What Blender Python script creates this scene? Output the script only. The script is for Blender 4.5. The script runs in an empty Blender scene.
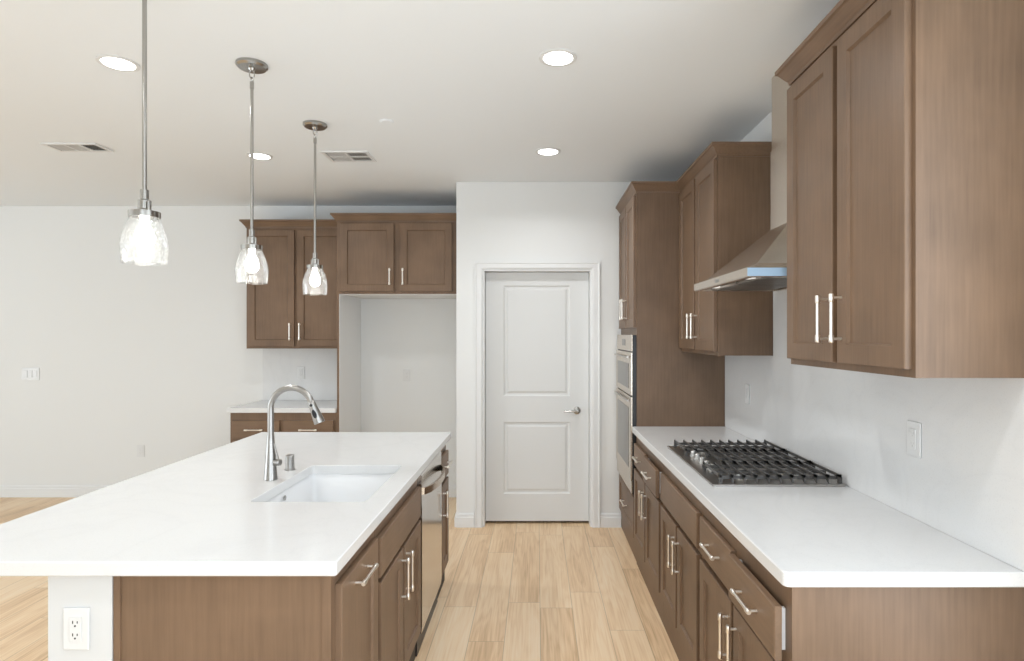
import bpy, bmesh, math, random
from mathutils import Vector, Matrix
random.seed(7)
S = bpy.context.scene
COL = S.collection
PI = math.pi

# ---------------------------------------------------------------- camera
F = 600.0                                   # focal length in pixels of a 1024 x 661 frame
cd = bpy.data.cameras.new('camera')
cd.sensor_fit = 'HORIZONTAL'; cd.sensor_width = 36.0; cd.lens = F / 1024 * 36.0
cd.shift_x = -(537 - 512) / 1024; cd.shift_y = (335 - 330.5) / 1024
cd.clip_start = 0.05; cd.clip_end = 100
cam = bpy.data.objects.new('camera', cd); COL.objects.link(cam)
cam.location = (0, 0, 1.525); cam.rotation_euler = (PI/2, 0, 0)
S.camera = cam
# ---------------------------------------------------------------- colour management
S.view_settings.view_transform = 'Standard'; S.view_settings.look = 'None'
S.view_settings.exposure = -0.02; S.view_settings.gamma = 1.0
S.view_settings.use_curve_mapping = False
# ---------------------------------------------------------------- world: bright overcast sky outside the windows
W = bpy.data.worlds.new('sky'); S.world = W; W.use_nodes = True
bg = W.node_tree.nodes['Background']
bg.inputs['Color'].default_value = (0.86, 0.93, 1.0, 1); bg.inputs['Strength'].default_value = 3.0
# ---------------------------------------------------------------- daylight in the window openings
def area(name, loc, rot, sx, sy, power, color=(1, 1, 1)):
    l = bpy.data.lights.new(name, 'AREA'); l.shape = 'RECTANGLE'; l.size = sx; l.size_y = sy
    l.energy = power; l.color = color
    o = bpy.data.objects.new(name, l); COL.objects.link(o)
    o.location = loc; o.rotation_euler = rot
    return o
area('daylight_rear', (0.2, -2.16, 1.35), (PI/2 + math.radians(12), 0, 0), 1.9, 2.2, 32, (0.83, 0.925, 1.0))
area('daylight_left', (-8.20, 0.8, 1.2), (PI/2 + math.radians(24), 0, -PI/2), 4.8, 2.1, 114, (0.83, 0.925, 1.0))
area('daylight_right', (1.47, 0.28, 1.35), (PI/2 + math.radians(12), 0, PI/2 - math.radians(10)), 1.7, 1.9, 25, (0.83, 0.925, 1.0))
CAN_POWER = 7.0
BULB_POWER = 0.9

# ================================================================ materials
MATS = {}
def new_mat(name):
    m = bpy.data.materials.new(name); m.use_nodes = True
    MATS[name] = m
    return m, m.node_tree.nodes, m.node_tree.links, m.node_tree.nodes['Principled BSDF']
def plain(name, col, rough=0.5, metal=0.0, bump=0.0, bscale=200, spec=0.5):
    m, n, l, p = new_mat(name)
    p.inputs['Base Color'].default_value = (*col, 1); p.inputs['Roughness'].default_value = rough
    p.inputs['Metallic'].default_value = metal
    p.inputs['Specular IOR Level'].default_value = spec
    if bump:
        tc = n.new('ShaderNodeTexCoord'); nz = n.new('ShaderNodeTexNoise'); nz.inputs['Scale'].default_value = bscale
        b = n.new('ShaderNodeBump'); b.inputs['Strength'].default_value = bump; b.inputs['Distance'].default_value = 0.002
        l.new(tc.outputs['Object'], nz.inputs['Vector']); l.new(nz.outputs['Fac'], b.inputs['Height'])
        l.new(b.outputs['Normal'], p.inputs['Normal'])
    return m
def ramp(n, stops):
    r = n.new('ShaderNodeValToRGB'); e = r.color_ramp.elements
    while len(e) < len(stops): e.new(0.5)
    for k, (pos, c) in enumerate(stops):
        e[k].position = pos; e[k].color = (*c, 1)
    return r
def math_node(n, l, op, a, b=None, c=None):
    m = n.new('ShaderNodeMath'); m.operation = op
    for i, v in enumerate((a, b, c)):
        if v is None: continue
        if isinstance(v, (int, float)): m.inputs[i].default_value = v
        else: l.new(v, m.inputs[i])
    return m.outputs[0]
def wood(name, horizontal=False, base=(0.174, 0.109, 0.067)):
    m, n, l, p = new_mat(name)
    tc = n.new('ShaderNodeTexCoord')
    mp = n.new('ShaderNodeMapping'); l.new(tc.outputs['Object'], mp.inputs['Vector'])
    mp.inputs['Scale'].default_value = (2.5, 60, 60) if horizontal else (60, 60, 2.5)
    g = n.new('ShaderNodeTexNoise'); g.inputs['Scale'].default_value = 1.6; g.inputs['Detail'].default_value = 5
    g.inputs['Roughness'].default_value = 0.62
    l.new(mp.outputs[0], g.inputs['Vector'])
    bl = n.new('ShaderNodeTexNoise'); bl.inputs['Scale'].default_value = 3.2; bl.inputs['Detail'].default_value = 3
    l.new(tc.outputs['Object'], bl.inputs['Vector'])
    v = math_node(n, l, 'ADD', math_node(n, l, 'MULTIPLY', g.outputs['Fac'], 0.42), math_node(n, l, 'MULTIPLY', bl.outputs['Fac'], 0.58))
    lo = tuple(c * 0.80 for c in base); hi = tuple(c * 1.17 for c in base)
    r = ramp(n, [(0.36, lo), (0.5, base), (0.64, hi)])
    l.new(v, r.inputs['Fac']); l.new(r.outputs['Color'], p.inputs['Base Color'])
    p.inputs['Roughness'].default_value = 0.42; p.inputs['Specular IOR Level'].default_value = 0.4
    b = n.new('ShaderNodeBump'); b.inputs['Strength'].default_value = 0.05; b.inputs['Distance'].default_value = 0.001
    l.new(g.outputs['Fac'], b.inputs['Height']); l.new(b.outputs['Normal'], p.inputs['Normal'])
    return m
wood('wood'); wood('wood_h', True)
WH = (0.80, 0.80, 0.785)
plain('half_wall_paint', (0.64, 0.65, 0.65), 0.6)
plain('wall_paint', (0.76, 0.765, 0.755), 0.9, bump=0.08, bscale=250)
plain('ceiling_paint', (0.83, 0.86, 0.88), 0.95, bump=0.10, bscale=180)
plain('trim_paint', (0.76, 0.765, 0.76), 0.45)
plain('door_paint', (0.70, 0.705, 0.695), 0.5)
plain('white_plastic', (0.72, 0.725, 0.72), 0.35)
plain('outlet_slot', (0.03, 0.03, 0.03), 0.6)
plain('sink_white', (0.80, 0.81, 0.82), 0.16)
plain('black_plastic', (0.012, 0.012, 0.014), 0.35)
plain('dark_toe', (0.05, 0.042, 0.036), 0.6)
plain('cast_iron', (0.075, 0.072, 0.068), 0.36, bump=0.15, bscale=500)
plain('burner_alu', (0.55, 0.54, 0.52), 0.4, 1.0)
plain('nickel', (0.86, 0.82, 0.76), 0.34, 1.0)
plain('pendant_nickel', (0.40, 0.39, 0.37), 0.22, 1.0)
plain('strip_blue', (0.42, 0.60, 0.80), 0.25)
plain('melamine', (0.80, 0.79, 0.77), 0.5)
plain('slide_metal', (0.80, 0.81, 0.83), 0.4)
plain('vent_dark', (0.12, 0.12, 0.115), 0.8)
plain('vent_grey', (0.60, 0.60, 0.59), 0.8)
def steel(name, col, rough, stretch=(1, 1, 160)):
    m, n, l, p = new_mat(name)
    tc = n.new('ShaderNodeTexCoord'); mp = n.new('ShaderNodeMapping'); mp.inputs['Scale'].default_value = stretch
    nz = n.new('ShaderNodeTexNoise'); nz.inputs['Scale'].default_value = 6; nz.inputs['Detail'].default_value = 3
    l.new(tc.outputs['Object'], mp.inputs['Vector']); l.new(mp.outputs[0], nz.inputs['Vector'])
    r = ramp(n, [(0.3, tuple(c * 0.93 for c in col)), (0.7, tuple(min(1, c * 1.05) for c in col))])
    l.new(nz.outputs['Fac'], r.inputs['Fac']); l.new(r.outputs['Color'], p.inputs['Base Color'])
    p.inputs['Metallic'].default_value = 1; p.inputs['Roughness'].default_value = rough
steel('steel', (0.68, 0.61, 0.53), 0.27)
steel('steel_plate', (0.45, 0.43, 0.41), 0.30, (1, 120, 1))
steel('faucet_steel', (0.37, 0.36, 0.345), 0.33, (1, 1, 40))
steel('dish_steel', (0.68, 0.66, 0.63), 0.16, (1, 1, 160))
def quartz():
    m, n, l, p = new_mat('quartz')
    tc = n.new('ShaderNodeTexCoord')
    a = n.new('ShaderNodeTexNoise'); a.inputs['Scale'].default_value = 2.2; a.inputs['Detail'].default_value = 6
    a.inputs['Distortion'].default_value = 1.4
    l.new(tc.outputs['Object'], a.inputs['Vector'])
    d = math_node(n, l, 'ABSOLUTE', math_node(n, l, 'SUBTRACT', a.outputs['Fac'], 0.5))
    r = ramp(n, [(0.0, (0.70, 0.702, 0.70)), (0.03, (0.714, 0.716, 0.713)), (0.10, (0.72, 0.722, 0.718))])
    l.new(d, r.inputs['Fac'])
    sp = n.new('ShaderNodeTexNoise'); sp.inputs['Scale'].default_value = 260
    l.new(tc.outputs['Object'], sp.inputs['Vector'])
    mx = n.new('ShaderNodeMix'); mx.data_type = 'RGBA'; mx.blend_type = 'MULTIPLY'; mx.inputs['Factor'].default_value = 1
    r2 = ramp(n, [(0.34, (0.95, 0.95, 0.95)), (0.42, (1, 1, 1))])
    l.new(sp.outputs['Fac'], r2.inputs['Fac'])
    l.new(r.outputs['Color'], mx.inputs['A']); l.new(r2.outputs['Color'], mx.inputs['B'])
    l.new(mx.outputs['Result'], p.inputs['Base Color'])
    p.inputs['Roughness'].default_value = 0.16
quartz()
def floor_mat():
    m, n, l, p = new_mat('oak_planks')
    tc = n.new('ShaderNodeTexCoord'); sx = n.new('ShaderNodeSeparateXYZ'); l.new(tc.outputs['Object'], sx.inputs[0])
    X, Y = sx.outputs['X'], sx.outputs['Y']
    PW, PL = 0.1795, 1.22
    u = math_node(n, l, 'DIVIDE', math_node(n, l, 'SUBTRACT', X, 0.017), PW)
    row = math_node(n, l, 'FLOOR', u); fu = math_node(n, l, 'FRACT', u)
    wr = n.new('ShaderNodeTexWhiteNoise'); wr.noise_dimensions = '1D'; l.new(row, wr.inputs['W'])
    v = math_node(n, l, 'ADD', math_node(n, l, 'DIVIDE', Y, PL), math_node(n, l, 'MULTIPLY', wr.outputs['Value'], 7.3))
    cl = math_node(n, l, 'FLOOR', v); fv = math_node(n, l, 'FRACT', v)
    cb = n.new('ShaderNodeCombineXYZ'); l.new(row, cb.inputs[0]); l.new(cl, cb.inputs[1])
    wp = n.new('ShaderNodeTexWhiteNoise'); wp.noise_dimensions = '2D'; l.new(cb.outputs[0], wp.inputs['Vector'])
    rnd = wp.outputs['Value']
    # seams
    du = math_node(n, l, 'MULTIPLY', math_node(n, l, 'MINIMUM', fu, math_node(n, l, 'SUBTRACT', 1.0, fu)), PW)
    dv = math_node(n, l, 'MULTIPLY', math_node(n, l, 'MINIMUM', fv, math_node(n, l, 'SUBTRACT', 1.0, fv)), PL)
    dist = math_node(n, l, 'MINIMUM', du, dv)
    seam = n.new('ShaderNodeMapRange'); seam.inputs['From Min'].default_value = 0.0006; seam.inputs['From Max'].default_value = 0.0024
    seam.inputs['To Min'].default_value = 0.62; l.new(dist, seam.inputs['Value'])
    # grain, offset for every plank
    off = n.new('ShaderNodeCombineXYZ')
    l.new(math_node(n, l, 'ADD', math_node(n, l, 'MULTIPLY', X, 9.0), math_node(n, l, 'MULTIPLY', rnd, 91.0)), off.inputs[0])
    l.new(math_node(n, l, 'ADD', math_node(n, l, 'MULTIPLY', Y, 0.85), math_node(n, l, 'MULTIPLY', rnd, 37.0)), off.inputs[1])
    big = n.new('ShaderNodeTexNoise'); big.inputs['Scale'].default_value = 1.0; big.inputs['Detail'].default_value = 3
    big.inputs['Distortion'].default_value = 0.25; l.new(off.outputs[0], big.inputs['Vector'])
    rings = math_node(n, l, 'PINGPONG', math_node(n, l, 'MULTIPLY', big.outputs['Fac'], 9.0), 0.5)
    fo = n.new('ShaderNodeCombineXYZ')
    l.new(math_node(n, l, 'ADD', math_node(n, l, 'MULTIPLY', X, 120.0), math_node(n, l, 'MULTIPLY', rnd, 300.0)), fo.inputs[0])
    l.new(math_node(n, l, 'MULTIPLY', Y, 2.2), fo.inputs[1])
    fine = n.new('ShaderNodeTexNoise'); fine.inputs['Scale'].default_value = 1; fine.inputs['Detail'].default_value = 4
    l.new(fo.outputs[0], fine.inputs['Vector'])
    g = math_node(n, l, 'ADD', math_node(n, l, 'MULTIPLY', rings, 0.28),
        math_node(n, l, 'ADD', math_node(n, l, 'MULTIPLY', fine.outputs['Fac'], 0.60), math_node(n, l, 'MULTIPLY', big.outputs['Fac'], 0.60)))
    g = math_node(n, l, 'ADD', g, math_node(n, l, 'MULTIPLY', math_node(n, l, 'SUBTRACT', rnd, 0.5), 0.26))
    r = ramp(n, [(0.34, (0.58, 0.385, 0.215)), (0.55, (0.76, 0.535, 0.325)), (0.72, (0.85, 0.64, 0.42)), (0.95, (0.89, 0.72, 0.52))])
    l.new(g, r.inputs['Fac'])
    mx = n.new('ShaderNodeMix'); mx.data_type = 'RGBA'; mx.blend_type = 'MULTIPLY'; mx.inputs['Factor'].default_value = 1
    l.new(r.outputs['Color'], mx.inputs['A']); l.new(seam.outputs['Result'], mx.inputs['B'])
    l.new(mx.outputs['Result'], p.inputs['Base Color'])
    p.inputs['Roughness'].default_value = 0.42
    b = n.new('ShaderNodeBump'); b.inputs['Strength'].default_value = 0.25; b.inputs['Distance'].default_value = 0.002
    l.new(seam.outputs['Result'], b.inputs['Height']); l.new(b.outputs['Normal'], p.inputs['Normal'])
floor_mat()
def glow(name, col, strength):
    m, n, l, p = new_mat(name)
    p.inputs['Base Color'].default_value = (0.8, 0.8, 0.8, 1)
    p.inputs['Emission Color'].default_value = (*col, 1); p.inputs['Emission Strength'].default_value = strength
glow('can_glow', (1, 0.98, 0.95), 6.0)
glow('bulb_glow', (1, 0.97, 0.92), 12.0)
glow('hood_lamp', (1, 0.97, 0.9), 0.5)
def seeded_glass():
    m, n, l, p = new_mat('seeded_glass')
    n.remove(p); out = n['Material Output']
    tc = n.new('ShaderNodeTexCoord')
    vo = n.new('ShaderNodeTexVoronoi'); vo.inputs['Scale'].default_value = 110; l.new(tc.outputs['Object'], vo.inputs['Vector'])
    nz = n.new('ShaderNodeTexNoise'); nz.inputs['Scale'].default_value = 60; nz.inputs['Detail'].default_value = 2
    l.new(tc.outputs['Object'], nz.inputs['Vector'])
    bub = n.new('ShaderNodeMapRange'); bub.inputs['From Min'].default_value = 0.42; bub.inputs['From Max'].default_value = 0.18
    l.new(vo.outputs['Distance'], bub.inputs['Value'])
    hgt = math_node(n, l, 'ADD', bub.outputs['Result'], nz.outputs['Fac'])
    b = n.new('ShaderNodeBump'); b.inputs['Strength'].default_value = 0.6; b.inputs['Distance'].default_value = 0.003
    l.new(hgt, b.inputs['Height'])
    lw = n.new('ShaderNodeLayerWeight'); lw.inputs['Blend'].default_value = 0.25; l.new(b.outputs['Normal'], lw.inputs['Normal'])
    tr = n.new('ShaderNodeBsdfTransparent'); tr.inputs['Color'].default_value = (0.96, 0.97, 0.97, 1)
    gl = n.new('ShaderNodeBsdfGlossy'); gl.inputs['Roughness'].default_value = 0.08; l.new(b.outputs['Normal'], gl.inputs['Normal'])
    tl = n.new('ShaderNodeBsdfTranslucent'); tl.inputs['Color'].default_value = (0.95, 0.95, 0.95, 1); l.new(b.outputs['Normal'], tl.inputs['Normal'])
    m1 = n.new('ShaderNodeMixShader'); m2 = n.new('ShaderNodeMixShader')
    fb = math_node(n, l, 'ADD', 0.030, math_node(n, l, 'MULTIPLY', bub.outputs['Result'], 0.10))
    l.new(fb, m1.inputs[0]); l.new(tr.outputs[0], m1.inputs[1]); l.new(tl.outputs[0], m1.inputs[2])
    ff = math_node(n, l, 'MINIMUM', math_node(n, l, 'MULTIPLY', lw.outputs['Fresnel'], 0.7), 0.45)
    l.new(ff, m2.inputs[0]); l.new(m1.outputs[0], m2.inputs[1]); l.new(gl.outputs[0], m2.inputs[2])
    l.new(m2.outputs[0], out.inputs['Surface'])
seeded_glass()
def oven_glass():
    m, n, l, p = new_mat('oven_glass')
    p.inputs['Base Color'].default_value = (0.06, 0.055, 0.05, 1); p.inputs['Roughness'].default_value = 0.06
    p.inputs['Specular IOR Level'].default_value = 0.8
oven_glass()

# ================================================================ mesh helpers
def mesh_obj(name, bm, mat, parent=None, smooth=False):
    bmesh.ops.recalc_face_normals(bm, faces=bm.faces)
    me = bpy.data.meshes.new(name); bm.to_mesh(me); bm.free()
    mats = mat if isinstance(mat, (list, tuple)) else [mat]
    for k in mats: me.materials.append(MATS[k])
    if smooth:
        for p in me.polygons: p.use_smooth = True
        me.set_sharp_from_angle(angle=math.radians(38))
    o = bpy.data.objects.new(name, me); COL.objects.link(o)
    if parent: o.parent = parent
    return o
def tag(o, label, cat, group=None):
    o['label'] = label; o['category'] = cat
    if group: o['group'] = group
    return o
def thing(name, label, cat, loc=(0, 0, 0), rz=0, group=None):
    o = bpy.data.objects.new(name, None); COL.objects.link(o); o.empty_display_size = 0.1
    o.location = loc; o.rotation_euler = (0, 0, rz)
    return tag(o, label, cat, group)
def structure(name, bm, mat, smooth=False):
    o = mesh_obj(name, bm, mat, None, smooth); o['kind'] = 'structure'; return o
def rings(bm, rs, cap0=True, cap1=True):
    """rs: list of vertex-coordinate loops, all the same length; skins them together."""
    V = [[bm.verts.new(c) for c in r] for r in rs]
    n = len(rs[0]); fs = []
    for a, b in zip(V, V[1:]):
        for i in range(n):
            fs.append(bm.faces.new((a[i], a[(i+1) % n], b[(i+1) % n], b[i])))
    if cap0: bm.faces.new(V[0])
    if cap1: bm.faces.new(V[-1])
    return fs
def box(bm, x0, x1, y0, y1, z0, z1, bev=0.0):
    if x1 < x0: x0, x1 = x1, x0
    if y1 < y0: y0, y1 = y1, y0
    if bev <= 0:
        rings(bm, [[(x0,y0,z),(x1,y0,z),(x1,y1,z),(x0,y1,z)] for z in (z0, z1)])
        return
    g = bmesh.ops.create_cube(bm, size=1.0, matrix=Matrix.Translation(((x0+x1)/2, (y0+y1)/2, (z0+z1)/2)) @ Matrix.Diagonal((x1-x0, y1-y0, z1-z0, 1)))
    es = set(e for v in g['verts'] for e in v.link_edges)
    bmesh.ops.bevel(bm, geom=list(es), offset=bev, segments=2, affect='EDGES', profile=0.5)
def circ(c, r, axis, n, rot=0.0):
    c = Vector(c); axis = Vector(axis).normalized()
    up = Vector((0, 0, 1)) if abs(axis.z) < 0.9 else Vector((1, 0, 0))
    a = axis.cross(up).normalized(); b = axis.cross(a).normalized()
    return [tuple(c + r * (math.cos(2*PI*i/n + rot) * a + math.sin(2*PI*i/n + rot) * b)) for i in range(n)]
def lathe(bm, prof, c=(0, 0, 0), axis=(0, 0, 1), n=32, cap0=True, cap1=True):
    """prof: (radius, height along axis)"""
    c = Vector(c); ax = Vector(axis).normalized()
    rings(bm, [circ(c + ax*h, max(r, 1e-4), ax, n) for r, h in prof], cap0, cap1)
def tube(bm, pts, r, n=12, caps=True):
    pts = [Vector(p) for p in pts]; R = r if isinstance(r, (list, tuple)) else [r]*len(pts)
    rs = []; prev = None
    for i, p in enumerate(pts):
        if i == 0: d = pts[1]-p
        elif i == len(pts)-1: d = p-pts[-2]
        else: d = (pts[i+1]-p).normalized() + (p-pts[i-1]).normalized()
        d.normalize()
        if prev is None:
            up = Vector((0, 0, 1)) if abs(d.z) < 0.9 else Vector((1, 0, 0))
            a = d.cross(up).normalized()
        else:
            a = (prev - d*prev.dot(d)).normalized()
        prev = a; b = d.cross(a)
        rs.append([tuple(p + R[i]*(math.cos(2*PI*k/n)*a + math.sin(2*PI*k/n)*b)) for k in range(n)])
    rings(bm, rs, caps, caps)
def torus(bm, c, R, r, axis, n=20, k=8, squash=1.0):
    c = Vector(c); ax = Vector(axis).normalized()
    up = Vector((0, 0, 1)); a = up; b = ax.cross(a).normalized()
    V = []
    for i in range(n):
        t = 2*PI*i/n; d = math.cos(t)*a*squash + math.sin(t)*b; cc = c + R*d; dn = d.normalized()
        V.append([bm.verts.new(cc + r*(math.cos(2*PI*j/k)*dn + math.sin(2*PI*j/k)*ax)) for j in range(k)])
    for i in range(n):
        for j in range(k):
            bm.faces.new((V[i][j], V[(i+1)%n][j], V[(i+1)%n][(j+1)%k], V[i][(j+1)%k]))
def B(): return bmesh.new()
def one_box(*a): bm = B(); box(bm, *a); return bm

# ================================================================ room shell
XR, YB, YP, ZC = 1.275, 5.65, 4.766, 2.74         # right wall, back wall, pantry wall, ceiling
XL, YR = -8.0, -2.0
structure('floor', one_box(XL-.15, XR+.15, YR-.15, YB+.15, -0.06, 0), 'oak_planks')
structure('ceiling', one_box(XL-.15, XR+.15, YR-.15, YB+.15, ZC, ZC+0.1), 'ceiling_paint')
structure('wall_back', one_box(XL, XR, YB, YB+.12, 0, ZC), 'wall_paint')
DX0, DX1, DZ = -0.433, 0.437, 2.05                 # pantry door opening
bm = B()
box(bm, -0.64, DX0, YP, YP+.13, 0, ZC); box(bm, DX1, XR, YP, YP+.13, 0, ZC); box(bm, DX0, DX1, YP, YP+.13, DZ, ZC)
structure('wall_pantry', bm, 'wall_paint')
structure('wall_pantry_side', one_box(-0.64, -0.52, YP+.13, YB, 0, ZC), 'wall_paint')
# left and rear walls with the window openings that let the daylight in
def wall_with_hole(name, axis, pos, th, a0, a1, h0, h1, z0, z1):
    bm = B()
    for (p, q, lo, hi) in ((a0, h0, 0, ZC), (h1, a1, 0, ZC), (h0, h1, 0, z0), (h0, h1, z1, ZC)):
        if hi-lo < 1e-3: continue
        if axis == 'y': box(bm, p, q, pos, pos+th, lo, hi)
        else: box(bm, pos, pos+th, p, q, lo, hi)
    structure(name, bm, 'wall_paint')
wall_with_hole('wall_rear', 'y', YR-.12, .12, XL, XR, -0.8, 1.2, 0.15, 2.5)
wall_with_hole('wall_left', 'x', XL-.12, .12, YR, YB, -1.6, 3.2, 0.15, 2.4)
wall_with_hole('wall_right', 'x', XR, .12, YR, YB, -0.6, 1.2, 0.35, 2.4)
def window_frame(name, axis, pos, a0, a1, z0, z1, k):
    bm = B(); w = 0.05
    def bar(p, q, lo, hi):
        if axis == 'y': box(bm, p, q, pos-.03, pos+.03, lo, hi)
        else: box(bm, pos-.03, pos+.03, p, q, lo, hi)
    bar(a0, a1, z0, z0+w); bar(a0, a1, z1-w, z1)
    for i in range(k+1):
        c = a0 + (a1-a0)*i/k
        c = min(max(c, a0+w/2), a1-w/2); bar(c-w/2, c+w/2, z0+w, z1-w)
    structure(name, bm, 'trim_paint')
window_frame('window_1', 'y', YR-.06, -0.8, 1.2, 0.15, 2.5, 2)
window_frame('window_2', 'x', XL-.06, -1.6, 3.2, 0.15, 2.4, 3)
window_frame('window_3', 'x', XR+.06, -0.6, 1.2, 0.35, 2.4, 1)

# baseboards: two-step profile
def baseboard(name, p0, p1, nrm):
    """p0,p1 in plan on the wall face, nrm = direction into the room"""
    bm = B(); p0 = Vector(p0); p1 = Vector(p1); nv = Vector(nrm)
    prof = [(0, 0), (0.016, 0), (0.016, 0.078), (0.011, 0.086), (0.011, 0.100), (0.006, 0.110), (0, 0.110)]
    rs = [[(*(q + nv*o), z) for o, z in prof] for q in (p0, p1)]
    rings(bm, rs); structure(name, bm, 'trim_paint')
baseboard('baseboard_pantry_left', (-0.64, YP), (-0.499, YP), (0, -1))
baseboard('baseboard_pantry_right', (0.503, YP), (0.667, YP), (0, -1))
baseboard('baseboard_pantry_side', (-0.64, YP-.0), (-0.64, YB), (-1, 0))
baseboard('baseboard_back', (XL, YB), (-2.58, YB), (0, -1))
baseboard('baseboard_fridge', (-1.655, YB), (-0.656, YB), (0, -1))

# door casing, jamb and slab
bm = B()
cw = 0.062
prof = [(0.0, 0.0), (0.0, -0.012), (0.010, -0.016), (0.046, -0.016), (0.052, -0.020), (cw, -0.020), (cw, 0.0)]
def casing_pts(o, d):
    return [(DX0-o, YP+d, 0), (DX0-o, YP+d, DZ+o*0.85), (DX1+o, YP+d, DZ+o*0.85), (DX1+o, YP+d, 0)]
loops = [casing_pts(o, d) for o, d in prof]
V = [[bm.verts.new(c) for c in L] for L in loops]
for k in range(len(V)):
    a, b = V[k], V[(k+1) % len(V)]
    for i in range(3): bm.faces.new((a[i], a[i+1], b[i+1], b[i]))
bm.faces.new([v[0] for v in V]); bm.faces.new([v[3] for v in V])
structure('trim_1', bm, 'trim_paint')
bm = B()
box(bm, DX0, DX0+.016, YP, YP+.13, 0, DZ); box(bm, DX1-.016, DX1, YP, YP+.13, 0, DZ); box(bm, DX0+.016, DX1-.016, YP, YP+.13, DZ-.016, DZ)
# stops behind the slab
structure('trim_2', bm, 'trim_paint')
YD = YP + 0.085
bm = B()
sx0, sx1, sz0, sz1 = DX0+.019, DX1-.019, 0.022, DZ-.019
def rect(x0, x1, z0, z1, y): return [(x0, y, z0), (x1, y, z0), (x1, y, z1), (x0, y, z1)]
panels = [(-0.272, 0.268, 1.030, 1.925), (-0.272, 0.268, 0.240, 0.822)]
# front face as a grid around two moulded panels
xs = [sx0, panels[0][0], panels[0][1], sx1]; zs = [sz0, 0.240, 0.822, 1.030, 1.925, sz1]
for i in range(3):
    for j in range(5):
        if i == 1 and j in (1, 3): continue
        bm.faces.new([bm.verts.new(c) for c in rect(xs[i], xs[i+1], zs[j], zs[j+1], YD)])
for (x0, x1, z0, z1) in panels:
    rs = []
    for ins, d in ((0, 0), (0.012, 0.010), (0.026, 0.010), (0.040, 0.003)):
        rs.append(rect(x0+ins, x1-ins, z0+ins, z1-ins, YD+d))
    rings(bm, rs, False, True)
rings(bm, [rect(sx0, sx1, sz0, sz1, YD), rect(sx0, sx1, sz0, sz1, YD+.035)], False, True)
bmesh.ops.remove_doubles(bm, verts=bm.verts, dist=1e-5)
door = structure('door_1', bm, 'door_paint')
bm = B(); hx, hz = 0.322, 0.915
lathe(bm, [(0.031, 0), (0.031, 0.006), (0.026, 0.010), (0.011, 0.012), (0.011, 0.040)], (hx, YD, hz), (0, -1, 0), 24)
tube(bm, [(hx, YD-.046, hz), (hx-.02, YD-.050, hz), (hx-.06, YD-.050, hz-.002), (hx-.105, YD-.047, hz-.003)], [0.011, 0.009, 0.008, 0.006], 10)
mesh_obj('door_handle', bm, 'pendant_nickel', door, True)

# ================================================================ cabinets (local frame: x width, y depth with the front at 0, z up)
def shaker(bm, x0, x1, z0, z1, yb, t=0.020, stile=0.058, rec=0.009):
    yf = yb - t; c = 0.0022
    rs = [rect(x0, x1, z0, z1, yb), rect(x0, x1, z0, z1, yf+c), rect(x0+c, x1-c, z0+c, z1-c, yf),
          rect(x0+stile, x1-stile, z0+stile, z1-stile, yf), rect(x0+stile+.006, x1-stile-.006, z0+stile+.006, z1-stile-.006, yf+rec)]
    rings(bm, rs)
def slab(bm, x0, x1, z0, z1, yb, t=0.020):
    yf = yb - t; c = 0.003
    rings(bm, [rect(x0, x1, z0, z1, yb), rect(x0, x1, z0, z1, yf+c), rect(x0+c, x1-c, z0+c, z1-c, yf)])
def pull(bm, x, z, yf, vertical, L=0.152):
    """bar pull with two posts and thicker collars, standing off the face at yf"""
    s = 0.032 if z > 1.0 else 0.026; h = L/2; inset = 0.012
    d = Vector((0, 0, 1)) if vertical else Vector((1, 0, 0))
    c = Vector((x, yf - s, z))
    tube(bm, [c - d*(h-.014), c + d*(h-.014)], 0.0056, 10)
    for sg in (-1, 1):
        e = c + d*sg*h
        tube(bm, [e - d*sg*0.026, e - d*sg*0.022, e - d*sg*0.003, e], [0.0056, 0.0078, 0.0078, 0.0062], 10)
        q = c + d*sg*(h-inset)
        tube(bm, [q, Vector((q.x, yf, q.z))], [0.0045, 0.0045], 10)
def crown(bm, x0, x1, y1, z, L, R):
    prof = [(0.0, -0.012), (0.006, -0.012), (0.008, 0.0), (0.014, 0.006), (0.036, 0.036), (0.044, 0.040), (0.044, 0.055), (0.0, 0.055)]
    rs = []
    for o, dz in prof:
        rs.append([(x0-o*L, -o, z+dz), (x1+o*R, -o, z+dz), (x1+o*R, y1, z+dz), (x0-o*L, y1, z+dz)])
    rings(bm, rs)
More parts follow.
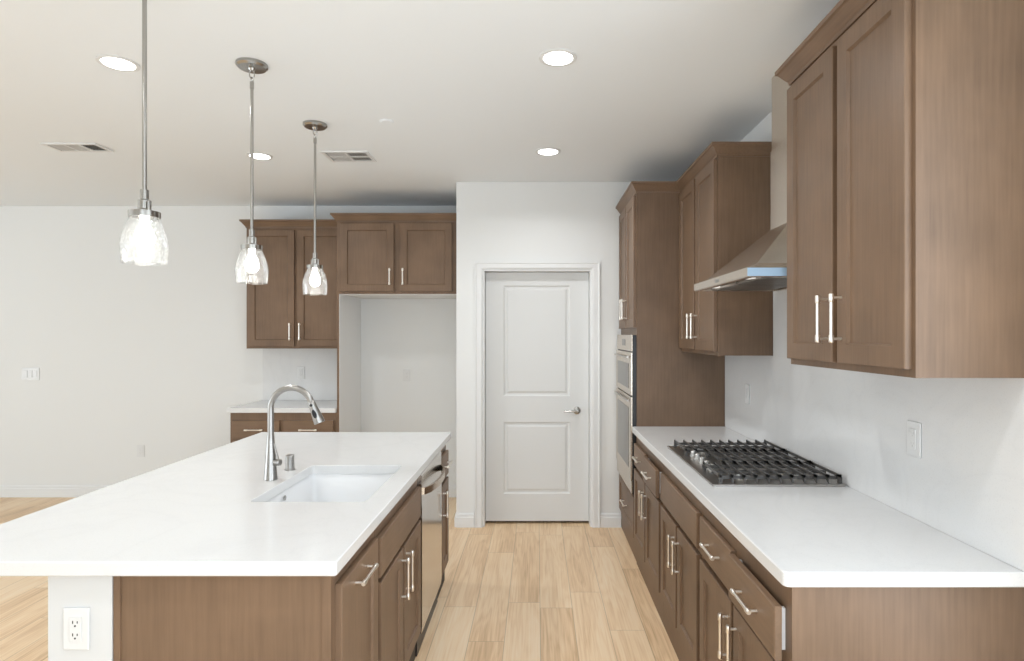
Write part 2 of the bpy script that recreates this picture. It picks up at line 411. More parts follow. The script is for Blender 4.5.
def cabinet(name, label, cat, loc, rz, Wd, D, z0, z1, fronts, crown_sides=None, hollow=False, toe=None, end_strip=()):
    r = thing(name, label, cat, loc, rz)
    bm = B()
    if hollow:
        t = .012
        box(bm, 0, t, 0, D, z0, z1); box(bm, Wd-t, Wd, 0, D, z0, z1); box(bm, t, Wd-t, D-t, D, z0, z1); box(bm, t, Wd-t, 0, D-t, z0, z0+t)
        box(bm, t, Wd-t, 0, .018, z1-.07, z1); box(bm, t, Wd-t, 0, .018, .62, .69)
        box(bm, Wd/2-.03, Wd/2+.03, 0, .018, z0+t, .62)
    else:
        box(bm, 0, Wd, 0, D, z0, z1)
    for side in end_strip:       # narrow stile edge standing proud at an exposed end
        if side == 'L': box(bm, -0.004, 0, 0, 0.035, z0, z1); box(bm, -0.004, 0, D-.012, D, z0, z1)
        if side == 'R': box(bm, Wd, Wd+0.004, 0, 0.035, z0, z1)
    mesh_obj('carcass', bm, 'wood', r)
    if toe is not None:
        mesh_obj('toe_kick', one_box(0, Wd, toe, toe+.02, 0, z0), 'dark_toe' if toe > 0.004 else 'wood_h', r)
    if crown_sides is not None:
        bm = B(); crown(bm, 0, Wd, D, z1, *crown_sides); mesh_obj('crown_moulding', bm, 'wood_h', r)
    for f in fronts:
        kind, x0, x1, a, b = f[:5]; hd = f[5] if len(f) > 5 else None; opn = f[6] if len(f) > 6 else 0.0
        bm = B(); yb = -0.0005 - opn
        if kind == 'door': shaker(bm, x0, x1, a, b, yb); pn = 'door'
        elif kind == 'shaker_drawer': shaker(bm, x0, x1, a, b, yb, stile=.05); pn = 'drawer'
        else: slab(bm, x0, x1, a, b, yb); pn = 'drawer' if kind == 'drawer' else 'false_front'
        p = mesh_obj(pn, bm, 'wood' if kind == 'door' else 'wood_h', r)
        if hd:
            bm = B(); pull(bm, hd[1], hd[2], yb-.020, hd[0] == 'v', hd[3] if len(hd) > 3 else .152)
            mesh_obj('handle', bm, 'nickel', p, True)
        if opn > 0:
            for xa in (x0+.017, x1-.030): mesh_obj('slide', one_box(xa, xa+.013, yb, -0.0002, a+.020, b-.012), 'slide_metal', p)
    return r

XF = 0.663            # face-frame plane of the right base cabinets
RD = XR - XF - 0.001
DT, DB = 0.808, 0.665  # drawer fronts
OT, OB = 0.640, 0.165  # doors
def base_right(label, y_near, y_far, two, opened, cat='cabinet', open_amt=.016):
    Wd = y_far - y_near - .002; m = Wd/2; e = 0.021; g = 0.012
    def hx(s): return m - g - .030 if s == 0 else m + g + .030
    fr = [('door', e, m-g, OB, OT, ('v', m-g-.030, .512)), ('door', m+g, Wd-e, OB, OT, ('v', m+g+.030, .512))]
    if two:
        for k, (a, b) in enumerate(((e, m-g), (m+g, Wd-e))):
            fr.append(('drawer', a, b, DB, DT, ('h', (a+b)/2, .738), open_amt if k == opened else 0.0))
    else: fr.append(('false', e, Wd-e, DB, DT))
    return cabinet('base_cabinet', label, cat, (XF, y_far-.001, 0), -PI/2, Wd, RD, .10, .874, fr, None, False, .002, ('R',) if y_near < 1.7 else ())
base_right('brown base cabinet at the near end of the right counter, near drawer slightly open', 1.562, 2.395, True, 1)
base_right('brown base cabinet under the gas cooktop with a plain false front over two doors', 2.395, 3.145, False, -1)
base_right('brown base cabinet between the cooktop and the wall oven tower', 3.145, 4.005, True, 1)

# oven tower
TX = 0.668
Wt = 0.752
cabinet('tall_oven_cabinet', 'tall brown cabinet tower that holds the double wall oven beside the white door', 'cabinet', (TX, YP-.003, 0), -PI/2, Wt, XR-TX-.001, .10, 2.487, [
    ('door', .021, Wt/2-.012, 1.575, 2.462, ('v', Wt/2-.045, 1.71)), ('door', Wt/2+.012, Wt-.021, 1.575, 2.462, ('v', Wt/2+.045, 1.71)),
    ('shaker_drawer', .021, Wt-.021, .160, .432, ('h', Wt/2, .296))], (0, 1), toe=.002)
# right upper cabinets
UX = 0.965; UD = XR-UX-.001
def upper(name, label, loc, rz, Wd, D, z0, z1, dz0, dz1, sides, g=.0155, e=.012, hz=1.577, doors=None, strip=()):
    m = Wd/2
    a = doors or ((e, m-g), (m+g, Wd-e))
    return cabinet(name, label, 'cabinet', loc, rz, Wd, D, z0, z1, [
        ('door', a[0][0], a[0][1], dz0, dz1, ('v', a[0][1]-.030, hz)), ('door', a[1][0], a[1][1], dz0, dz1, ('v', a[1][0]+.030, hz))], sides, end_strip=strip)
upper('upper_cabinet', 'large brown upper cabinet nearest the camera, right of the range hood', (UX, 2.280, 0), -PI/2, .747, UD, 1.415, 2.487, 1.437, 2.452, (1, 1), e=.010, strip=('R',))
upper('upper_cabinet', 'brown upper cabinet between the range hood and the oven tower', (UX, 4.004, 0), -PI/2, .806, UD, 1.415, 2.487, 1.437, 2.465, (-1, 1), e=.012)

# back wall run
upper('upper_cabinet', 'brown upper cabinet on the far wall behind the two farther pendants', (-2.575, 5.32, 0), 0, .885, YB-5.32-.001, 1.405, 2.487, 1.425, 2.455, (1, -1), g=.013, e=.022, hz=1.555)
ftc = cabinet('fridge_top_cabinet', 'short brown two-door cabinet high over the empty fridge niche', 'cabinet', (-1.680, 5.04, 0), 0, 1.035, YB-5.04-.001, 1.869, 2.487, [
    ('door', .032, .482, 1.890, 2.462, ('v', .452, 2.012, .14)), ('door', .532, .968, 1.890, 2.462, ('v', .562, 2.012, .14))], (1, 0))
o = mesh_obj('underside', one_box(.024, 1.033, .004, YB-5.04-.002, 1.8655, 1.8688), 'melamine', ftc); o['label'] = 'pale underside sheet'
r = thing('fridge_side_panel', 'tall panel left of the fridge niche, brown outside and pale inside', 'panel', (-1.680, 5.04, 0))
mesh_obj('outer_panel', one_box(0, .017, 0, YB-5.04-.001, 0, 1.8685), 'wood', r)
o = mesh_obj('inner_liner', one_box(.017, .022, .006, YB-5.04-.001, 0, 1.8685), 'melamine', r); o['label'] = 'pale inner face'
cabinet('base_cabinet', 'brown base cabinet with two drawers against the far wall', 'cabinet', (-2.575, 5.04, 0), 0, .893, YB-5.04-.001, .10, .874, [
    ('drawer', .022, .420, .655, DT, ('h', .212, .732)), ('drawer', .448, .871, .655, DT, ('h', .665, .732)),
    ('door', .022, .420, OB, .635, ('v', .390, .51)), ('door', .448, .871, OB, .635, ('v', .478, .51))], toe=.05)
bm = B(); box(bm, -2.590, -1.683, 5.010, YB-.001, .8745, .914, .003)
tag(mesh_obj('countertop', bm, 'quartz'), 'small white quartz countertop on the far wall cabinet', 'countertop')
bm = B(); box(bm, -2.575, -1.683, YB-.019, YB-.001, .9145, 1.4045, .001)
tag(mesh_obj('backsplash', bm, 'quartz'), 'white quartz backsplash on the far wall under the upper cabinet', 'backsplash')

# right counter with eased front corner, and its backsplash
def counter(name, label, x0, x1, y0, y1, hole=None, z0=.8745, z1=.914, rc=0.008):
    bm = B(); e = .003
    if hole is None:
        pass
    def loop(ins, z, hole_=None):
        a0, a1, b0, b1 = x0+ins, x1-ins, y0+ins, y1-ins; pts = []; r = rc
        for (cx, cy, s) in ((a0+r, b0+r, PI), (a1-r, b0+r, 1.5*PI), (a1-r, b1-r, 0), (a0+r, b1-r, .5*PI)):
            for k in range(5):
                t = s + k*PI/8; pts.append((cx+r*math.cos(t), cy+r*math.sin(t), z))
        return pts
    rs = [loop(e, z0), loop(0, z0+e), loop(0, z1-e), loop(e, z1)]
    rings(bm, rs, hole is None, hole is None)
    if hole:
        hx0, hx1, hy0, hy1, hr = hole
        def hl(z, out=0):
            pts = []
            for (cx, cy, s) in ((hx0+hr, hy0+hr, PI), (hx1-hr, hy0+hr, 1.5*PI), (hx1-hr, hy1-hr, 0), (hx0+hr, hy1-hr, .5*PI)):
                for k in range(5):
                    t = s + k*PI/8; pts.append((cx+(hr+out)*math.cos(t), cy+(hr+out)*math.sin(t), z))
            return pts
        H = [hl(z0), hl(z1-.002), hl(z1, .002)]
        rings(bm, H, False, False)
        for outer, inner in ((loop(e, z0), H[0]), (loop(e, z1), H[2])):
            rings(bm, [outer, inner], False, False)
        bmesh.ops.remove_doubles(bm, verts=bm.verts, dist=1e-6)
    return tag(mesh_obj(name, bm, 'quartz'), label, 'countertop')
counter('countertop', 'long white quartz countertop on the right with the gas cooktop', 0.635, XR-.001, 1.544, 4.010, rc=.014)
bm = B(); box(bm, XR-.020, XR-.001, 1.545, 4.008, .9145, 1.4145, .001); box(bm, XR-.020, XR-.001, 2.285, 3.190, 1.4145, 2.05)
tag(mesh_obj('backsplash', bm, 'quartz'), 'tall white quartz backsplash behind the cooktop on the right wall', 'backsplash')

# ================================================================ double wall oven (local: front faces -y)
ov = thing('wall_oven', 'stainless double wall oven built into the brown tower', 'oven', (TX-.0005, YP-.003, 0), -PI/2)
mesh_obj('chassis', one_box(.018, Wt-.012, -.026, 0, .455, 1.525), 'black_plastic', ov)
bm = B(); box(bm, .016, Wt-.012, -.034, -.0262, 1.415, 1.527, .002)
cp = mesh_obj('control_panel', bm, 'steel', ov)
mesh_obj('display', one_box(.30, .45, -.0355, -.034, 1.450, 1.495), 'oven_glass', cp)
def oven_door(z0, z1, wz0, wz1, hz):
    bm = B(); box(bm, .014, Wt-.010, -.040, -.0262, z0, z1, .003)
    d = mesh_obj('oven_door', bm, 'steel', ov)
    bm = B(); box(bm, .10, Wt-.10, -.0415, -.040, wz0, wz1, .001); mesh_obj('window', bm, 'oven_glass', d)
    bm = B(); tube(bm, [(.05, -.054, hz), (Wt-.05, -.054, hz)], .007, 12)
    for x in (.08, Wt-.08): box(bm, x-.010, x+.010, -.054, -.0402, hz-.007, hz+.007, .002)
    mesh_obj('handle', bm, 'steel_plate', d, True)
oven_door(1.118, 1.408, 1.16, 1.33, 1.375)
oven_door(.548, 1.110, .62, 1.03, 1.080)
bm = B(); box(bm, .016, Wt-.012, -.034, -.0262, .458, .542, .002); mesh_obj('vent_panel', bm, 'steel', ov)

# ================================================================ range hood
hd = thing('range_hood', 'stainless chimney range hood over the cooktop between brown upper cabinets', 'range hood', (XR-.021, 2.735, 0))
hx0 = .82 - (XR-.021); hw = .395; Z0, Z1 = 1.752, 1.789
bm = B()
def hl(x0, y0, y1, z): return [(x0, y0, z), (0, y0, z), (0, y1, z), (x0, y1, z)]
ccx = 1.105 - (XR-.021)
rings(bm, [hl(hx0, -hw, hw, Z0+.004), hl(hx0, -hw, hw, Z1), hl(hx0+.006, -hw+.006, hw-.006, Z1+.002), hl(hx0+.055, -hw+.045, hw-.045, Z1+.022), hl(ccx, -.105, .105, 2.022)], False, True)
# rim under the canopy and recessed bay
rings(bm, [hl(hx0, -hw, hw, Z0+.004), hl(hx0+.003, -hw+.003, hw-.003, Z0), [(hx0+.03, -hw+.03, Z0), (-.03, -hw+.03, Z0), (-.03, hw-.03, Z0), (hx0+.03, hw-.03, Z0)],
    [(hx0+.03, -hw+.03, Z0+.02), (-.03, -hw+.03, Z0+.02), (-.03, hw-.03, Z0+.02), (hx0+.03, hw-.03, Z0+.02)]], False, True)
cn = mesh_obj('canopy', bm, 'steel', hd)
bm = B(); box(bm, hx0+.0, -.002+0, -hw-.0012, -hw-.0002, Z0+.003, Z1-.001)  # thin pale blue strip laid over the near side lip of the canopy
o = mesh_obj('blue_strip', bm, 'strip_blue', cn); o['label'] = 'pale blue strip on the near side edge'
bm = B(); box(bm, hx0-.0012, hx0-.0002, -.03, .03, Z0+.012, Z1-.010); mesh_obj('badge', bm, 'steel_plate', cn)
bm = B()
for k in range(2):
    y0 = -hw+.06 + k*.345; box(bm, hx0+.09, -.06, y0, y0+.325, Z0+.006, Z0+.014)
    for j in range(12):
        y = y0+.015+j*.026; box(bm, hx0+.10, -.07, y, y+.012, Z0+.001, Z0+.006)
mesh_obj('filter', bm, 'steel_plate', hd)
for y in (-.24, .24):
    bm = B(); lathe(bm, [(.028, 0), (.028, -.010), (.022, -.012)], (hx0+.06, y, Z0+.018), (0, 0, 1), 20)
    mesh_obj('hood_light', bm, 'hood_lamp', hd)
bm = B(); box(bm, ccx, 0, -.105, .105, 2.022, 2.39, .001); mesh_obj('chimney', bm, 'steel', hd)
bm = B(); box(bm, ccx+.004, 0, -.101, .101, 2.3905, ZC-.001, .001); mesh_obj('chimney_extension', bm, 'steel', hd)

# ================================================================ gas cooktop
CX0, CX1, CY0, CY1, CZ = .705, 1.246, 2.408, 3.250, .9145
ck = thing('gas_cooktop', 'stainless five burner gas cooktop with black cast iron grates', 'cooktop', (CX0, CY0, CZ))
cw_, cl_ = CX1-CX0, CY1-CY0
bm = B(); box(bm, .006, cw_-.006, .006, cl_-.006, 0, .004); box(bm, 0, cw_, 0, cl_, .004, .010, .0025)
mesh_obj('cooktop_plate', bm, 'steel_plate', ck)
for (x, y, r) in ((.17, .135, .036), (.39, .15, .045), (.17, cl_-.135, .045), (.39, cl_-.15, .036), (.30, cl_/2, .058)):
    bm = B(); lathe(bm, [(r+.012, .010), (r+.010, .014), (r, .015), (r*.96, .024)], (x, y, 0), (0, 0, 1), 28)
    b = mesh_obj('burner', bm, 'burner_alu', ck, True)
    bm = B(); lathe(bm, [(r*.9, .0242), (r*.92, .029), (r*.8, .032)], (x, y, 0), (0, 0, 1), 28); mesh_obj('burner_cap', bm, 'cast_iron', b, True)
for k in range(5):
    y = .255 + k*.079
    bm = B(); lathe(bm, [(.020, .0102), (.020, .014), (.0155, .016), (.0145, .034), (.012, .036)], (.072, y, 0), (0, 0, 1), 20)
    box(bm, .069, .075, y-.014, y+.014, .034, .039)
    mesh_obj('knob', bm, 'burner_alu', ck, True)
gz = .037
for gi, (ga, gb) in enumerate(((.014, .272), (.284, cl_-.284), (cl_-.272, cl_-.014))):
    bm = B()
    n0 = 2 if gi == 1 else 0
    for i in range(n0, 11):
        x = .038 + i*.0484
        box(bm, x-.0028, x+.0028, ga, gb, gz-.003, gz+.008)
        # raised fins and feet at both ends of every bar
        for (yy, s) in ((ga, 1), (gb, -1)):
            rings(bm, [[(xx, yy, gz+.010), (xx, yy+s*.008, gz+.010), (xx, yy+s*.034, gz+.002), (xx, yy+s*.020, .022), (xx, yy+s*.004, .012), (xx, yy, .012)] for xx in (x-.0028, x+.0028)])
    xa, xb = .038+n0*.0484, .038+10*.0484
    for y in (ga+.030, gb-.030, (ga+gb)/2): box(bm, xa, xb, y-.004, y+.004, gz-.014, gz-.001)
    for (x, y) in ((xa, ga+.010), (xb, ga+.010), (xa, gb-.010), (xb, gb-.010)): box(bm, x-.007, x+.007, y-.007, y+.007, .0102, gz-.002)
    mesh_obj('grate', bm, 'cast_iron', ck)

# ================================================================ island
IX = -0.567                         # face-frame plane
def island_cab(label, y0, y1, fronts, hollow=False):
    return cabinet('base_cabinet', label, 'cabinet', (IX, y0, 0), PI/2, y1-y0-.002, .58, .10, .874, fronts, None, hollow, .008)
island_cab('narrow brown pull-out cabinet at the near end of the island', 1.665, 2.092, [('door', .018, .402, .13, .826, ('h', .207, .779))])
island_cab('wide brown sink base cabinet in the island beside the dishwasher', 2.094, 2.8405, [
    ('false', .012, .730, .672, .812), ('door', .012, .362, .13, .655, ('v', .332, .54, .17)), ('door', .382, .730, .13, .655, ('v', .412, .54, .17))], True)
island_cab('slim brown drawer and door cabinet at the far end of the island', 3.436, 3.735, [
    ('drawer', .020, .275, .672, .815, ('h', .147, .752)), ('door', .020, .275, .13, .650, ('v', .050, .54))])
# flat brown end panel on the near side of the island
r = thing('island_end_panel', 'flat brown end panel facing the camera on the island', 'panel', (-1.166, 1.650, 0))
mesh_obj('panel_board', one_box(.001, .599, .004, .0145, 0, .874), 'wood', r)
bm = B(); box(bm, .001, .020, 0, .0038, 0, .874); mesh_obj('edge_stile', bm, 'wood', r)
mesh_obj('edge_stile', one_box(.575, .599, 0, .0038, 0, .874), 'wood', r)
mesh_obj('back_board', one_box(-1.166, -1.150, 1.667, 3.735, 0, .874), 'wood'); bpy.data.objects['back_board'].parent = None
tag(bpy.data.objects['back_board'], 'brown back board of the island cabinets against the white half wall', 'panel'); bpy.data.objects['back_board'].name = 'island_back_panel'
structure('wall_island', one_box(-1.343, -1.1675, 1.648, 3.735, 0, .874), 'half_wall_paint')
counter('countertop', 'large white quartz island countertop with a sink and a faucet', -1.735, -.540, 1.615, 3.780, hole=(-1.055, -.630, 2.198, 2.812, .022), rc=.006)

# dishwasher (faces +x)
dw = thing('dishwasher', 'stainless dishwasher with a curved pocket handle in the island', 'dishwasher', (IX, 2.841, 0), PI/2)
mesh_obj('tub_body', one_box(.002, .592, 0, .56, .10, .870), 'black_plastic', dw)
bm = B(); prof = [(.0, .12), (-.018, .105), (-.022, .14), (-.022, .70), (-.020, .725), (-.020, .856), (-.016, .862), (0, .862)]
rings(bm, [[(x, y, z) for y, z in prof] for x in (.004, .590)])
dd = mesh_obj('front_door', bm, 'dish_steel', dw)
bm = B(); pts = []
for k in range(13):
    t = k/12; pts.append((.04+.52*t, -.022-.046*math.sin(PI*t)**.6 if 0 < t < 1 else -.022, .775))
rs = []
for p in pts: rs.append([(p[0], p[1]-.006, p[2]-.017), (p[0], p[1]-.006, p[2]+.017), (p[0], p[1]+.006, p[2]+.017), (p[0], p[1]+.006, p[2]-.017)])
rings(bm, rs); mesh_obj('handle', bm, 'steel', dd, True)
mesh_obj('kick_plate', one_box(.004, .590, .002, .02, 0, .098), 'black_plastic', dw)

# sink: white undermount basin
bm = B()
def rr(x0, x1, y0, y1, r, z):
    pts = []
    for (cx, cy, s) in ((x0+r, y0+r, PI), (x1-r, y0+r, 1.5*PI), (x1-r, y1-r, 0), (x0+r, y1-r, .5*PI)):
        for k in range(7): t = s + k*PI/12; pts.append((cx+r*math.cos(t), cy+r*math.sin(t), z))
    return pts
bx0, bx1, by0, by1, bt = -1.060, -.625, 2.193, 2.814, .8740
sk = thing('sink', 'white undermount sink basin in the island countertop', 'sink', (0, 0, 0))
sk.location = (-.8425, 2.5175, .66)
def sh(L): return [(x+.8425, y-2.5175, z-.66) for x, y, z in L]
rings(bm, [sh(L) for L in (rr(bx0-.015, bx1+.012, by0-.012, by1+.007, .04, bt), rr(bx0-.003, bx1+.003, by0-.003, by1+.003, .03, bt), rr(bx0, bx1, by0, by1, .028, bt-.004),
    rr(bx0+.006, bx1-.006, by0+.006, by1-.006, .03, .72), rr(bx0+.02, bx1-.02, by0+.02, by1-.02, .04, .690), rr(bx0+.045, bx1-.045, by0+.045, by1-.045, .05, .683),
    )], False, True)
rings(bm, [sh(L) for L in (rr(bx0-.015, bx1+.012, by0-.012, by1+.007, .04, bt), rr(bx0-.012, bx1+.010, by0-.010, by1+.006, .035, bt-.02), rr(bx0+.0, bx1-.0, by0+.0, by1-.0, .04, .67))], False, True)
bmesh.ops.remove_doubles(bm, verts=bm.verts, dist=1e-6)
mesh_obj('basin', bm, 'sink_white', sk, True)
bm = B(); lathe(bm, [(.045, .0235), (.045, .027), (.036, .027), (.030, .0245)], (0.05, 0, 0), (0, 0, 1), 28); mesh_obj('drain', bm, 'faucet_steel', sk, True)
bm = B(); lathe(bm, [(.011, 0), (.011, .003), (.007, .004)], (bx0+.0062+.8425, 2.505-2.5175, .845-.66), (1, 0, 0), 18)
o = mesh_obj('overflow', bm, 'pendant_nickel', sk, True)

# faucet
fx, fy, fz = -1.126, 2.537, .9145
fa = thing('faucet', 'brushed steel gooseneck pull-down faucet standing beside the island sink', 'faucet', (fx, fy, fz))
bm = B(); lathe(bm, [(.0285, 0), (.0285, .004), (.0272, .007), (.0220, .075), (.0140, .190), (.0128, .193)], n=36)
body = mesh_obj('faucet_body', bm, 'faucet_steel', fa, True)
bm = B(); R = .091; zc = .297; pts = [(0, 0, .190), (0, 0, .24), (0, 0, zc)]
for k in range(1, 19):
    t = PI - math.radians(158)*k/18; pts.append((R + R*math.cos(t), -.012*k/18, zc + R*math.sin(t)))
tube(bm, pts, .0127, 18)
mesh_obj('spout', bm, 'faucet_steel', fa, True)
e = Vector(pts[-1]); dirn = Vector((math.sin(math.radians(22)), 0, -math.cos(math.radians(22))))
bm = B(); lathe(bm, [(.0135, 0.0005), (.0150, .004), (.0160, .02), (.0225, .090), (.0225, .096), (.018, .098)], e, dirn, 28)
sp = mesh_obj('spray_head', bm, 'faucet_steel', fa, True)
perp = Vector((0, -1, 0))
bm = B()
c0 = e + dirn*.056
a = dirn.normalized(); b = perp.cross(a).normalized()
rs = []
for (s, dd_) in ((1.0, .0155), (1.0, .0200), (.8, .0215)):
    rs.append([tuple(c0 + perp*dd_ + a*(.020*s*math.sin(t)) + b*(.0085*s*math.cos(t)) - a*(0)) for t in [2*PI*i/20 for i in range(20)]])
rings(bm, rs)
lathe(bm, [(.006, .0), (.006, .007), (.004, .008)], e + dirn*.016 + perp*.012, perp, 14)
o = mesh_obj('spray_button', bm, 'black_plastic', sp, True); o['label'] = 'black rocker button'
bm = B(); tube(bm, [(.010, -.004, .075), (.036, -.012, .075)], [.012, .012], 16); lathe(bm, [(.0145, 0), (.0145, .012), (.012, .014)], (.034, -.011, .075), (.95, -.3, 0), 20)
tube(bm, [(.040, -.013, .080), (.030, -.010, .105), (.016, -.004, .150)], [.0050, .0045, .0035], 10)
mesh_obj('lever', bm, 'faucet_steel', fa, True)
ag = thing('air_gap_cap', 'short brushed steel cylinder cap behind the faucet on the island', 'air gap', (-1.120, 2.72, fz))
bm = B(); lathe(bm, [(.0235, 0), (.0235, .004), (.0198, .006), (.019, .052), (.019, .055)], n=28); mesh_obj('cap_body', bm, 'faucet_steel', ag, True)
bm = B(); lathe(bm, [(.019, .0555), (.019, .064), (.0165, .067)], n=28); mesh_obj('cap_top', bm, 'faucet_steel', ag, True)

# ================================================================ pendants
def copy_tree(o, parent=None):
    kids = [c for c in COL.objects if c.parent == o]
    c = o.copy(); COL.objects.link(c)
    if parent: c.parent = parent
    for k in kids: copy_tree(k, c)
    return c
def make_pendant():
    p = thing('pendant_light', '', 'pendant light', (0, 0, ZC))
    z = lambda v: v - ZC
    bm = B(); lathe(bm, [(.067, -.0005), (.067, -.012), (.058, -.020), (.016, -.022), (.012, -.030)], n=40); mesh_obj('canopy', bm, 'pendant_nickel', p, True)
    bm = B(); torus(bm, (0, 0, -.046), .011, .0028, (0, 1, 0), squash=1.7); torus(bm, (0, 0, -.072), .009, .0026, (1, 0, 0), squash=1.3); mesh_obj('swivel_links', bm, 'pendant_nickel', p, True)
    bm = B(); tube(bm, [(0, 0, -.082), (0, 0, z(1.996))], .0068, 14)
    lathe(bm, [(.0090, 0), (.0090, -.03)], (0, 0, -.080), (0, 0, 1), 14)
    mesh_obj('rod', bm, 'pendant_nickel', p, True)
    bm = B(); lathe(bm, [(.0125, z(1.997)), (.0125, z(1.966)), (.019, z(1.962)), (.019, z(1.935)), (.024, z(1.930)), (.024, z(1.9275))], n=24)
    for t in (2.6, 5.7): tube(bm, [(.029*math.cos(t), .029*math.sin(t), z(1.9275)), (.029*math.cos(t), .029*math.sin(t), z(1.958))], .0048, 10)
    mesh_obj('socket', bm, 'pendant_nickel', p, True)
    bm = B(); lathe(bm, [(.020, z(1.927)), (.0455, z(1.926)), (.0455, z(1.907)), (.040, z(1.907))], n=40); mesh_obj('shade_cap', bm, 'pendant_nickel', p, True)
    prof = [(.046, 1.9065), (.050, 1.901), (.058, 1.885), (.068, 1.862), (.0755, 1.838), (.0785, 1.815), (.0775, 1.790), (.0735, 1.757)]
    fine = []
    for (r0, h0), (r1, h1) in zip(prof, prof[1:]):
        for k in range(3): fine.append(((r0+(r1-r0)*k/3)*.87, z(h0+(h1-h0)*k/3)))
    fine.append((prof[-1][0]*.87, z(prof[-1][1])))
    inner = [(r-.003, h) for r, h in reversed(fine)]
    bm = B(); lathe(bm, fine + inner, n=48, cap0=False, cap1=False); mesh_obj('glass_shade', bm, 'seeded_glass', p, True)
    bm = B(); lathe(bm, [(.013, z(1.9065)), (.014, z(1.885)), (.022, z(1.868)), (.029, z(1.845)), (.028, z(1.825)), (.019, z(1.810)), (.004, z(1.805))], n=24)
    mesh_obj('bulb', bm, 'bulb_glow', p, True)
    l = bpy.data.lights.new('bulb_light', 'POINT'); l.energy = BULB_POWER; l.color = (1, .95, .88); l.shadow_soft_size = .03
    lo = bpy.data.objects.new('bulb_light', l); COL.objects.link(lo); lo.parent = p; lo.location = (0, 0, z(1.785))
    return p
pn = make_pendant()
for i, (y, lab) in enumerate(((1.954, 'nearest clear seeded glass pendant, largest in view, its ceiling canopy out of frame'),
                              (2.690, 'middle seeded glass pendant hanging in front of the brown cabinet edge'),
                              (3.455, 'farthest seeded glass pendant, smallest, in front of the brown upper cabinet'))):
    o = pn if i == 0 else copy_tree(pn)
    o.location = (-1.278, y, ZC); tag(o, lab, 'pendant light', 'pendants over the island')

# ================================================================ recessed lights
def make_can():
    p = thing('recessed_light', '', 'ceiling light', (0, 0, ZC))
    bm = B(); lathe(bm, [(.083, -.0003), (.083, -.004), (.078, -.006), (.066, -.005), (.064, -.003)], n=40, cap0=True, cap1=True); mesh_obj('trim_ring', bm, 'white_plastic', p, True)
    bm = B(); lathe(bm, [(.063, -.0062), (.058, -.0075)], n=40); mesh_obj('lens', bm, 'can_glow', p, True)
    l = bpy.data.lights.new('can_light', 'AREA'); l.shape = 'DISK'; l.size = .11; l.energy = CAN_POWER; l.color = (.96, .98, 1); l.spread = math.radians(150)
    lo = bpy.data.objects.new('can_light', l); COL.objects.link(lo); lo.parent = p; lo.location = (0, 0, -.0085)
    return p
cn_ = make_can()
cans = [(-1.870, 2.680, 'round recessed ceiling light left of the nearest pendant rod'),
        (.092, 2.627, 'large round recessed ceiling light at the top centre'),
        (-1.880, 4.070, 'round recessed ceiling light just behind the middle pendant rod'),
        (.073, 3.970, 'small recessed ceiling light in front of the white door wall'),
        (.092, .9, 'recessed ceiling light above the camera, out of view'), (-1.87, .9, 'recessed ceiling light left of the camera, out of view')]
for i, (x, y, lab) in enumerate(cans):
    o = cn_ if i == 0 else copy_tree(cn_)
    o.location = (x, y, ZC); tag(o, lab, 'ceiling light', 'recessed ceiling lights')

# ceiling vents
def vent(label, x0, x1, y0, y1, cells, split):
    p = thing('ceiling_vent', label, 'vent', ((x0+x1)/2, (y0+y1)/2, ZC), group='ceiling air vents')
    w, d = (x1-x0)/2, (y1-y0)/2; f = .022
    bm = B(); 
    for a in ((-w, w, -d, -d+f), (-w, w, d-f, d), (-w, -w+f, -d+f, d-f), (w-f, w, -d+f, d-f)): box(bm, *a, -.008, -.0005)
    for c in cells[1:]:
        x = -w+f + (2*w-2*f)*c[0]; box(bm, x-.006, x+.006, -d+f, d-f, -.007, -.0005)
    if split: box(bm, -w+f, w-f, -.006, .006, -.007, -.0005)
    mesh_obj('frame', bm, 'white_plastic', p)
    mesh_obj('duct', one_box(-w+f, w-f, -d+f, d-f, -.0015, -.0005), 'vent_dark', p)
    bm = B()
    for k, c in enumerate(cells):
        nx = cells[k+1][0] if k+1 < len(cells) else 1.0
        xa = -w+f+(2*w-2*f)*c[0]+.006; xb = -w+f+(2*w-2*f)*nx-.006
        ang = c[1]
        n = int((xb-xa)/.016)
        for j in range(n):
            x = xa+(j+.5)*(xb-xa)/n; t = .0085; dx = ang*.0055
            lim = ((-d+f+.002, d-f-.002),) if not split else ((-d+f+.002, -.008), (.008, d-f-.002))
            for (ya, yb_) in lim:
                rings(bm, [[(x-dx, yy, -.0018), (x-dx+.002, yy, -.0018), (x+dx+.002, yy, -.0072), (x+dx, yy, -.0072)] for yy in (ya, yb_)])
    mesh_obj('louvers', bm, 'vent_grey', p)
vent('long white ceiling vent at the far left of the ceiling', -3.14, -2.79, 3.79, 3.96, [(0, -1), (.36, -.9), (.66, .9)], False)
vent('square white ceiling vent right of the farthest pendant canopy', -1.43, -1.12, 3.96, 4.19, [(0, -.8), (.5, .8)], True)
p = thing('sprinkler_cover', 'small flat round white sprinkler cover on the ceiling', 'sprinkler cover', (-.853, 3.41, ZC))
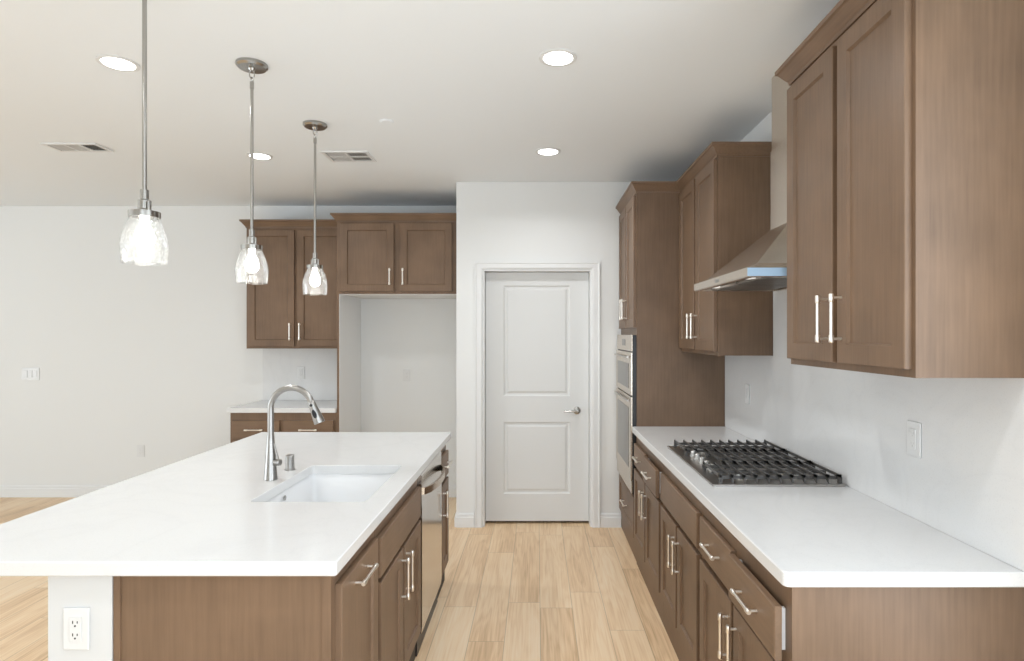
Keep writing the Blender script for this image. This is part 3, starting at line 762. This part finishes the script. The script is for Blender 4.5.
bm = B(); lathe(bm, [(.040, -.0005), (.040, -.003), (.037, -.005)], n=32); mesh_obj('collar', bm, 'ceiling_paint', p, True)
bm = B(); lathe(bm, [(.033, -.0052), (.032, -.008)], n=32); mesh_obj('cover_disc', bm, 'ceiling_paint', p, True)

# ================================================================ wall plates (local: facing -y)
def plate(name, label, loc, rz, gangs=1, kind='outlet', group='wall outlets', slot='vent_grey'):
    w = .070 + (gangs-1)*.046
    p = thing(name, label, 'switch' if kind == 'switch' else 'outlet', loc, rz, group)
    bm = B(); box(bm, -w/2, w/2, -.0055, -.0005, -.0575, .0575, .002); mesh_obj('cover_plate', bm, 'white_plastic', p)
    for g in range(gangs):
        x = (g-(gangs-1)/2)*.046
        bm = B(); box(bm, x-.0165, x+.0165, -.0085, -.0056, -.0335, .0335, .001)
        q = mesh_obj('rocker' if kind == 'switch' else 'receptacle', bm, 'white_plastic', p)
        if kind == 'outlet':
            bm = B()
            for dz in (-.018, .016):
                box(bm, x-.0075, x-.0050, -.0092, -.0086, dz, dz+.008); box(bm, x+.0050, x+.0075, -.0092, -.0086, dz+.001, dz+.007)
                lathe(bm, [(.0026, 0), (.0026, .0006)], (x, -.0086, dz-.006), (0, -1, 0), 12)
            mesh_obj('slots', bm, slot, q)
    return p
plate('wall_switch', 'white triple switch plate on the left part of the far wall', (-4.765, YB, 1.158), 0, 3, 'switch', None)
plate('wall_outlet', 'low white outlet on the far wall above the island counter edge', (-3.73, YB, .433), 0)
plate('wall_outlet', 'white outlet on the wall inside the fridge niche', (-1.224, YB, 1.148), 0)
plate('wall_outlet', 'white outlet in the backsplash behind the faucet', (-2.215, YB-.0195, 1.17), 0)
plate('wall_outlet', 'white outlet on the right backsplash nearest the camera', (XR-.0205, 1.992, 1.180), -PI/2)
plate('wall_outlet', 'white outlet on the right backsplash beyond the cooktop', (XR-.0205, 3.57, 1.174), -PI/2)
plate('wall_outlet', 'white outlet on the near end of the island half wall', (-1.262, 1.6475, .720), 0, slot='outlet_slot')
